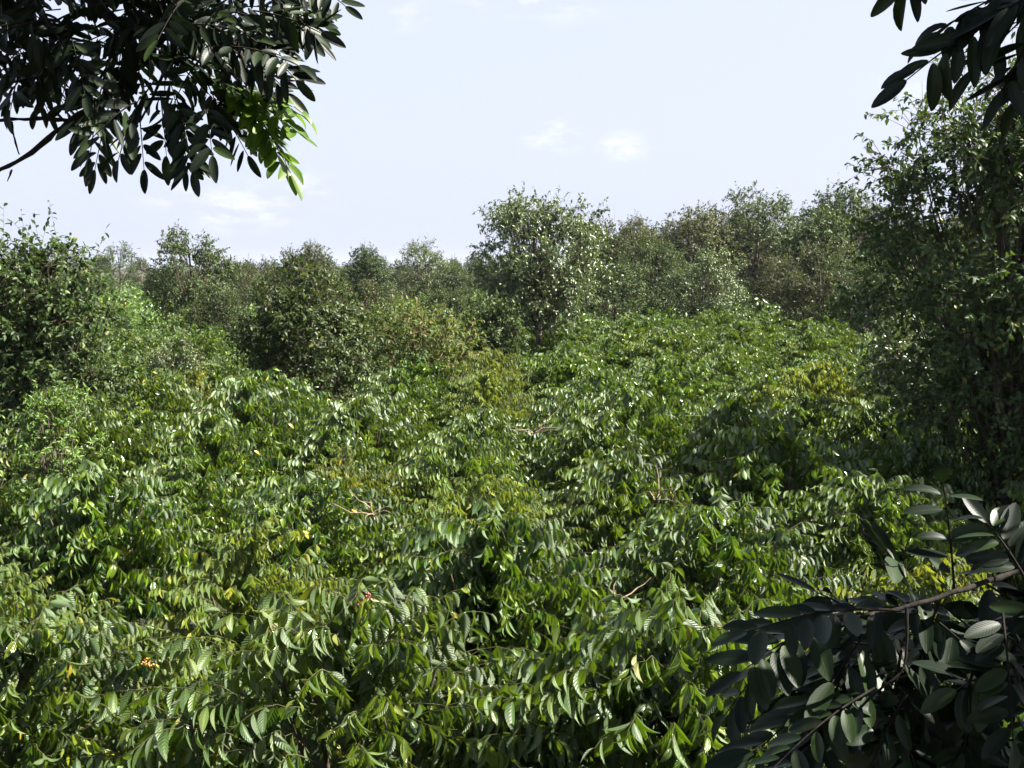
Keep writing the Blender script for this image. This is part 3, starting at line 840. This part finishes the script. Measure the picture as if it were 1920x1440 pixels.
edge = [  # base px, tip px : leaves that draw the lower and right outline
    ((215, 160), (178, 318)), ((255, 190), (170, 262)), ((262, 220), (270, 318)), ((250, 215), (222, 300)), ((300, 170), (312, 292)),
    ((330, 180), (362, 322)), ((345, 190), (348, 318)), ((385, 195), (398, 292)), ((400, 190), (465, 292)), ((395, 170), (455, 250)),
    ((470, 120), (545, 125)), ((470, 110), (540, 175)), ((520, 0), (598, 78)), ((500, -10), (570, 60)), ((540, -30), (600, 8)),
    ((560, -40), (648, 12)), ((455, 60), (555, 150)), ((100, 120), (68, 205)), ((40, 120), (20, 205)), ((60, 130), (10, 190)),
    ((160, 90), (118, 176)), ((420, 80), (520, 180)), ((130, 60), (60, 160)), ((210, 110), (150, 240)), ((200, 120), (168, 296)),
    ((290, 150), (240, 240)), ((310, 120), (340, 240)), ((370, 120), (420, 230)), ((440, 20), (540, 120)), ((420, 110), (452, 215)),
]
for (bx, by), (tx, ty) in edge:
    d = rs.uniform(1.72, 2.0)
    ln = math.hypot(tx - bx, ty - by)
    b.pinnate(at(bx, by, d), at(tx, ty, d + rs.uniform(-0.08, 0.08)), L=rs.uniform(0.046, 0.058), aspect=0.31, n=max(4, int(ln / 15)), up=norm(np.array([rs.normal(0, .5), -0.75, 0.55])), hang=0.35)
for k in range(170):      # mass of the bough, thinning out to the right
    bx = rs.uniform(-160, 500); by = rs.uniform(-260, 120 - max(0, bx - 380) * 0.3)
    if bx < 130 and by > 100: by -= 60
    a = rs.uniform(-0.3, 2.9); ln = rs.uniform(110, 190)
    d = rs.uniform(1.7, 2.25)
    b.pinnate(at(bx, by, d), at(bx + math.cos(a) * ln, by + abs(math.sin(a)) * ln * 0.8, d + rs.uniform(-0.15, 0.15)), L=rs.uniform(0.044, 0.058), aspect=0.31, n=9,
              up=norm(np.array([rs.normal(0, .6), rs.normal(-0.5, .5), 0.6])), hang=0.3, tm=T_OVAL)
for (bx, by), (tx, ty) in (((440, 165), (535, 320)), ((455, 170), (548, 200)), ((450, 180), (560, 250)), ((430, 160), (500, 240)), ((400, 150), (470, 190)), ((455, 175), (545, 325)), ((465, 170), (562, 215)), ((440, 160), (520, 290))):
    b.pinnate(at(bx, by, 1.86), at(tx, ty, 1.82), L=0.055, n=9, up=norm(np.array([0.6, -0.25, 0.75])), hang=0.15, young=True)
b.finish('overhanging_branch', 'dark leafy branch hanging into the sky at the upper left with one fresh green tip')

# upper right ---------------------------------------------------------------
b = Branch(8)
b.origin = at(2200, -200, 1.2)
b.limb([at(2250, -200, 1.3), at(2050, -60, 1.2), at(1930, 0, 1.12), at(1830, 20, 1.08)], 0.009, 0.003)
L8 = 0.050
for (bx, by), (tx, ty), n in ((((1900, 20)), (1700, 150), 9), ((1925, -30), (1760, 60), 8), ((1960, 0), (1830, 130), 7), ((1940, 60), (1880, 170), 6),
                              ((1960, 90), (1905, 190), 6), ((1730, -110), (1700, -25), 5), ((2000, 100), (1925, 150), 6), ((1990, -30), (1880, 20), 8)):
    d = b.rs.uniform(1.0, 1.12); n = max(4, n - 2)
    b.pinnate(at(bx, by, d), at(tx, ty, d + 0.03), L=L8, n=n, up=norm(np.array([-0.3, -0.7, 0.6])), hang=0.45, aspect=0.31)
for k in range(5):
    bx = b.rs.uniform(1940, 2100); by = b.rs.uniform(-150, 20)
    b.pinnate(at(bx, by, 1.15), at(bx + b.rs.uniform(-110, 60), by + b.rs.uniform(40, 110), 1.12), L=L8, n=7, up=norm(np.array([0.2, -0.5, 0.6])), hang=0.5)
b.finish('overhanging_branch', 'dark branch with long oval leaflets dipping in from the upper right corner')

# lower right ---------------------------------------------------------------
b = Branch(9)
b.origin = at(2300, 1100, 1.1)
b.limb([at(2400, 900, 1.3), at(2100, 1010, 1.15), at(1920, 1068, 1.05), at(1790, 1110, 1.0), at(1690, 1140, 0.98), at(1560, 1165, 0.98), at(1450, 1190, 1.0)], 0.0045, 0.001)
b.limb([at(2060, 1030, 1.1), at(1960, 1120, 1.02), at(1850, 1200, 1.0), at(1810, 1320, 1.0), at(1800, 1420, 1.0)], 0.0026, 0.001, 6)
b.limb([at(1700, 1138, 0.98), at(1694, 1250, 0.96), at(1640, 1300, 0.96), at(1560, 1380, 0.98)], 0.0018, 0.0009, 6)
rs = b.rs
LL = 0.049
low = [((1790, 1110), (1768, 905), 6), ((1720, 1130), (1660, 1030), 5), ((1600, 1150), (1530, 1110), 5), ((1690, 1145), (1400, 1185), 10), ((1560, 1165), (1390, 1260), 8),
       ((1694, 1180), (1520, 1330), 9), ((1690, 1220), (1660, 1420), 8), ((1760, 1130), (1700, 1330), 9), ((1850, 1180), (1780, 1400), 9), ((1810, 1250), (1760, 1440), 7),
       ((1640, 1290), (1450, 1440), 9), ((1600, 1200), (1440, 1330), 8), ((1880, 1150), (1900, 1390), 9), ((1650, 1160), (1560, 1280), 7), ((1500, 1180), (1360, 1340), 8),
       ((1840, 1090), (1960, 1180), 7), ((1750, 1125), (1880, 1240), 8), ((1700, 1130), (1800, 1200), 7), ((1920, 1080), (1850, 980), 6), ((1560, 1300), (1400, 1430), 8),
       ((1900, 1250), (1960, 1460), 8), ((1620, 1150), (1500, 1240), 7), ((1950, 1120), (1870, 1290), 8), ((1700, 1300), (1620, 1470), 8), ((1860, 1350), (1880, 1500), 6)]
for (bx, by), (tx, ty), n in low:
    d = rs.uniform(0.92, 1.12)
    b.pinnate(at(bx, by, d), at(tx, ty, d + rs.uniform(-0.1, 0.08)), L=LL * rs.uniform(0.85, 1.15), n=n, up=norm(np.array([rs.normal(-0.1, .4), -0.35, 0.85])), hang=0.25, aspect=0.37)
for k in range(44):
    bx = rs.uniform(1560, 2150); by = rs.uniform(1120, 1420)
    a = rs.uniform(1.2, 3.4); ln = rs.uniform(110, 200); d = rs.uniform(0.95, 1.25)
    b.pinnate(at(bx, by, d), at(bx + math.cos(a) * ln, by + abs(math.sin(a)) * ln, d + rs.uniform(-0.1, 0.1)), L=LL * rs.uniform(0.85, 1.1), n=8,
              up=norm(np.array([rs.normal(0, .4), -0.3, 0.8])), hang=0.3, aspect=0.4)
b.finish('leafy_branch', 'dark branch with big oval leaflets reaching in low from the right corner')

# unseen tree over the viewer, crown added out of frame to shade the branches
rs = np.random.default_rng(21)
b = Branch(22)
b.origin = np.array([2.3, -0.9, 0.0])
b.limb([(2.3, -0.9, -0.2), (2.25, -0.85, 2.0), (2.1, -0.7, 4.2), (1.7, -0.3, 6.0), (1.2, 0.4, 7.4)], 0.17, 0.06, 12)
b.limb([(2.0, -0.6, 5.2), (1.0, 0.6, 6.2), (0.1, 1.6, 6.6), (-0.9, 2.0, 6.5)], 0.05, 0.015)
b.limb([(2.0, -0.6, 5.0), (2.6, 0.8, 6.0), (2.6, 1.9, 6.3)], 0.05, 0.015)
b.limb([(2.0, -0.6, 4.8), (2.1, 0.5, 5.0), (2.3, 1.2, 5.1)], 0.04, 0.015)
b.limb([(1.7, -0.3, 6.0), (0.2, -0.8, 6.8), (-1.6, -0.2, 6.8)], 0.05, 0.015)


SV = np.array(S)
LIT = [(at(505, 240, 1.84), 0.36), (at(1690, 1180, 0.98), 0.12), (at(1830, 1190, 1.0), 0.07), (at(1775, 960, 1.0), 0.10)]  # gaps left in the added crown so sun reaches these leaves


def crown_patch(b, n, lo, hi, L=0.075):
    for k in range(n):
        p = rs.uniform(lo, hi)
        d = norm(rs.normal(0, 1, 3) + np.array([0, 0, -0.3]))
        q = p + d * rs.uniform(0.2, 0.3)
        ok = True
        for w in (p, q):
            r = w - np.array([0, 0, CAM_H])
            dep = r[1] * CP - r[2] * SP
            if dep > 0.02:
                u = r[0] / dep * FPX; v = (r[2] * CP + r[1] * SP) / dep * FPX
                if abs(u) < 960 + 170 / max(dep, .3) and abs(v) < 720 + 170 / max(dep, .3): ok = False
        for lp, lr in LIT:
            w = (p + q) / 2 - lp; w = w - (w @ SV) * SV
            if np.linalg.norm(w) < lr: ok = False
        if ok: b.pinnate(p, q, L=L, n=7, up=norm(rs.normal(0, 0.4, 3) + np.array([0, 0, 1])), tm=T_OVAL_FAR, aspect=0.42)


crown_patch(b, 900, (-1.6, 0.6, CAM_H + 0.9), (1.6, 2.9, CAM_H + 2.0))
crown_patch(b, 700, (0.9, 0.1, CAM_H + 0.1), (2.4, 2.3, CAM_H + 1.6))
crown_patch(b, 450, (0.75, 0.1, CAM_H - 0.1), (2.0, 1.6, CAM_H + 1.3))
crown_patch(b, 500, (-2.2, -1.8, CAM_H + 1.0), (3.0, 0.8, CAM_H + 2.8))
o = b.finish('unseen_shade_tree', 'unseen tree beside the viewer with a crown added to shade the near branches')
o['category'] = 'tree'

# ------------------------------------------------------------------ bare twigs sticking out of the coffee
def dry_twigs(px, py, d, label, seed, n=5, size=0.5):
    rs = np.random.default_rng(seed)
    c = on(px, py, 2.15); 
    k = 6; P = np.zeros((n, k, 3)); s = np.linspace(0, 1, k)
    for i in range(n):
        dr = norm(np.array([rs.normal(0, 1), rs.normal(-0.2, .5), rs.uniform(0.1, 0.8)]))
        P[i] = (s[:, None] * dr * size * rs.uniform(0.5, 1.2)) + np.array([0, 0, -0.15])
        P[i, :, 2] -= s ** 2 * rs.uniform(0, 0.35) * size
        P[i] += np.cumsum(rs.normal(0, 0.02, (k, 3)), 0) * (s[:, None] > 0)
    mb = MB(); mb.tubes(P, np.linspace(0.008, 0.002, k)[None] * np.ones((n, 1)), 5)
    o = obj('dead_twigs', mb.mesh('dead_twigs', M['dry']), None, c)
    # a stub that carries the twigs down into the bush
    tag(o, label, 'dead twigs')


dry_twigs(1150, 1100, 0, 'thin grey dead twigs sticking out beside the dark hollow', 1, 6, 0.35)
dry_twigs(1230, 915, 0, 'pale bent dead twigs lying over dark glossy coffee leaves', 2, 7, 0.7)
dry_twigs(1000, 795, 0, 'bare twigs poking from the coffee in the middle of the field', 3, 7, 0.7)
dry_twigs(1420, 850, 0, 'tangle of bare twigs on the coffee left of the big dark tree', 4, 12, 0.7)
dry_twigs(520, 700, 0, 'reddish bare twig across the coffee below the small rounded tree', 5, 4, 1.2)
dry_twigs(370, 770, 0, 'dry brown twigs in the coffee at the left', 6, 8, 0.8)
dry_twigs(700, 940, 0, 'dry twigs over the yellowing coffee', 7, 7, 0.4)
dry_twigs(1360, 785, 0, 'dry twigs among coffee tops far right of the bent trunk tree', 8, 9, 0.7)

# ------------------------------------------------------------------ cherries on some near bushes
cherry = {0: ('red_cherries', 'red', 4), 1: ('yellow_cherries', 'yellow', 4), 2: ('red_cherries', 'red', 7), 3: ('yellow_cherries', 'yellow', 3)}
for i, (nm, mt, n) in cherry.items():
    r = bushes[i][0]
    for me_ in berries(bushes[i][5][3], 400 + i, n, M[mt]):
        obj('cherry_cluster', me_, r)['label'] = ('ripe red' if mt == 'red' else 'yellow orange') + ' coffee cherries on the twig'

# ------------------------------------------------------------------ labels of the coffee bushes
LAND = [((tpos(1010, 36), 36), 'the tree with the bent trunk'), ((tpos(582, 24), 24), 'the small rounded dark tree'), ((tpos(75, 18.5), 18.5), 'the spiky left edge tree'),
        ((tpos(1895, 14.5), 14.5), 'the big right edge tree'), ((tpos(790, 27.5), 27.5), 'the brown tinged shrub'), ((tpos(365, 50), 50), 'the far dark rounded tree'),
        ((tpos(1530, 48), 48), 'the wide olive treeline tree'), ((tpos(1320, 50), 50), 'the thin trunked treeline tree')]
NEAR_LAB = {
    0: 'big glossy coffee bush at the bottom centre with red cherries on its branches', 1: 'glossy coffee bush at the bottom centre carrying yellow orange cherries',
    2: 'coffee bush in the shade behind the low dark right branch with many red cherries', 3: 'coffee bush at the lower left with a few yellow cherries',
    4: 'coffee bush at the right edge below the low dark branch', 5: 'yellowing fine leaved coffee bush at the left edge above the lower left one',
    6: 'yellow green coffee bush with thin hanging leaves left of the dark hollow', 7: 'glossy coffee bush arching over the dark hollow in the middle',
    8: 'coffee bush with large dark shiny leaves right of the dark hollow', 9: 'yellow green fine leaved bush above the low dark branch',
    10: 'coffee bush at the right edge below the big dark tree', 11: 'coffee bush at the left edge in the third row',
    12: 'coffee bush with hanging leaves in the third row left of the yellow ones', 13: 'coffee bush right behind the yellow green one left of the hollow',
    14: 'yellowish coffee bush in the middle behind the one arching over the hollow', 15: 'coffee bush at the very bottom centre cut by the frame',
    16: 'coffee bush at the very bottom left cut by the frame', 17: 'coffee bush at the very bottom right below the dark branch',
    18: 'coffee bush in the shadow in front of the big right tree', 19: 'coffee bush just behind the one with large dark leaves',
    20: 'coffee bush outside the lower left edge of the view', 21: 'coffee bush at the foot of the big right tree'}
for i, (r, kind, x, y, s, p) in enumerate(bushes):
    g = 'coffee bushes of the plantation'
    if i in NEAR_LAB: lab = NEAR_LAB[i]
    else:
        (lx, ly), nm = min(LAND, key=lambda q: (q[0][0] - x) ** 2 + ((q[0][1] - y) * 0.8) ** 2)
        dx, dy = x - lx, y - ly
        rel = 'behind' if dy > abs(dx) else 'in front of' if -dy > abs(dx) else 'left of' if dx < 0 else 'right of'
        dist = math.hypot(dx, dy)
        far = 'just' if dist < 4 else 'a little' if dist < 9 else 'well' if dist < 16 else 'far'
        col = 'yellowing' if kind == 'yellow' else 'dark green' if kind == 'mid' else 'green'
        lab = f'{col} coffee bush {far} {rel} {nm}'
    tag(r, lab, 'coffee bush', g)

# ------------------------------------------------------------------ haze
def haze():
    me = bpy.data.meshes.new('haze')
    x0, x1, y0, y1, z0, z1 = -950, 950, -70, 1600, -4, 16
    v = [(x, y, z) for z in (z0, z1) for y in (y0, y1) for x in (x0, x1)]
    me.from_pydata(v, [], [(0, 2, 3, 1), (4, 5, 7, 6), (0, 1, 5, 4), (2, 6, 7, 3), (0, 4, 6, 2), (1, 3, 7, 5)])
    m = bpy.data.materials.new('haze'); m.use_nodes = True
    N, L = m.node_tree.nodes, m.node_tree.links
    N.clear()
    pv = N.new('ShaderNodeVolumePrincipled'); pv.inputs['Color'].default_value = (0.86, 0.91, 1.0, 1); pv.inputs['Density'].default_value = 0.00011
    pv.inputs['Anisotropy'].default_value = 0.2
    o_ = N.new('ShaderNodeOutputMaterial'); L.new(pv.outputs[0], o_.inputs['Volume'])
    me.materials.append(m)
    o = obj('haze', me); tag(o, 'thin bluish haze in the air', None, None, 'stuff')


haze()
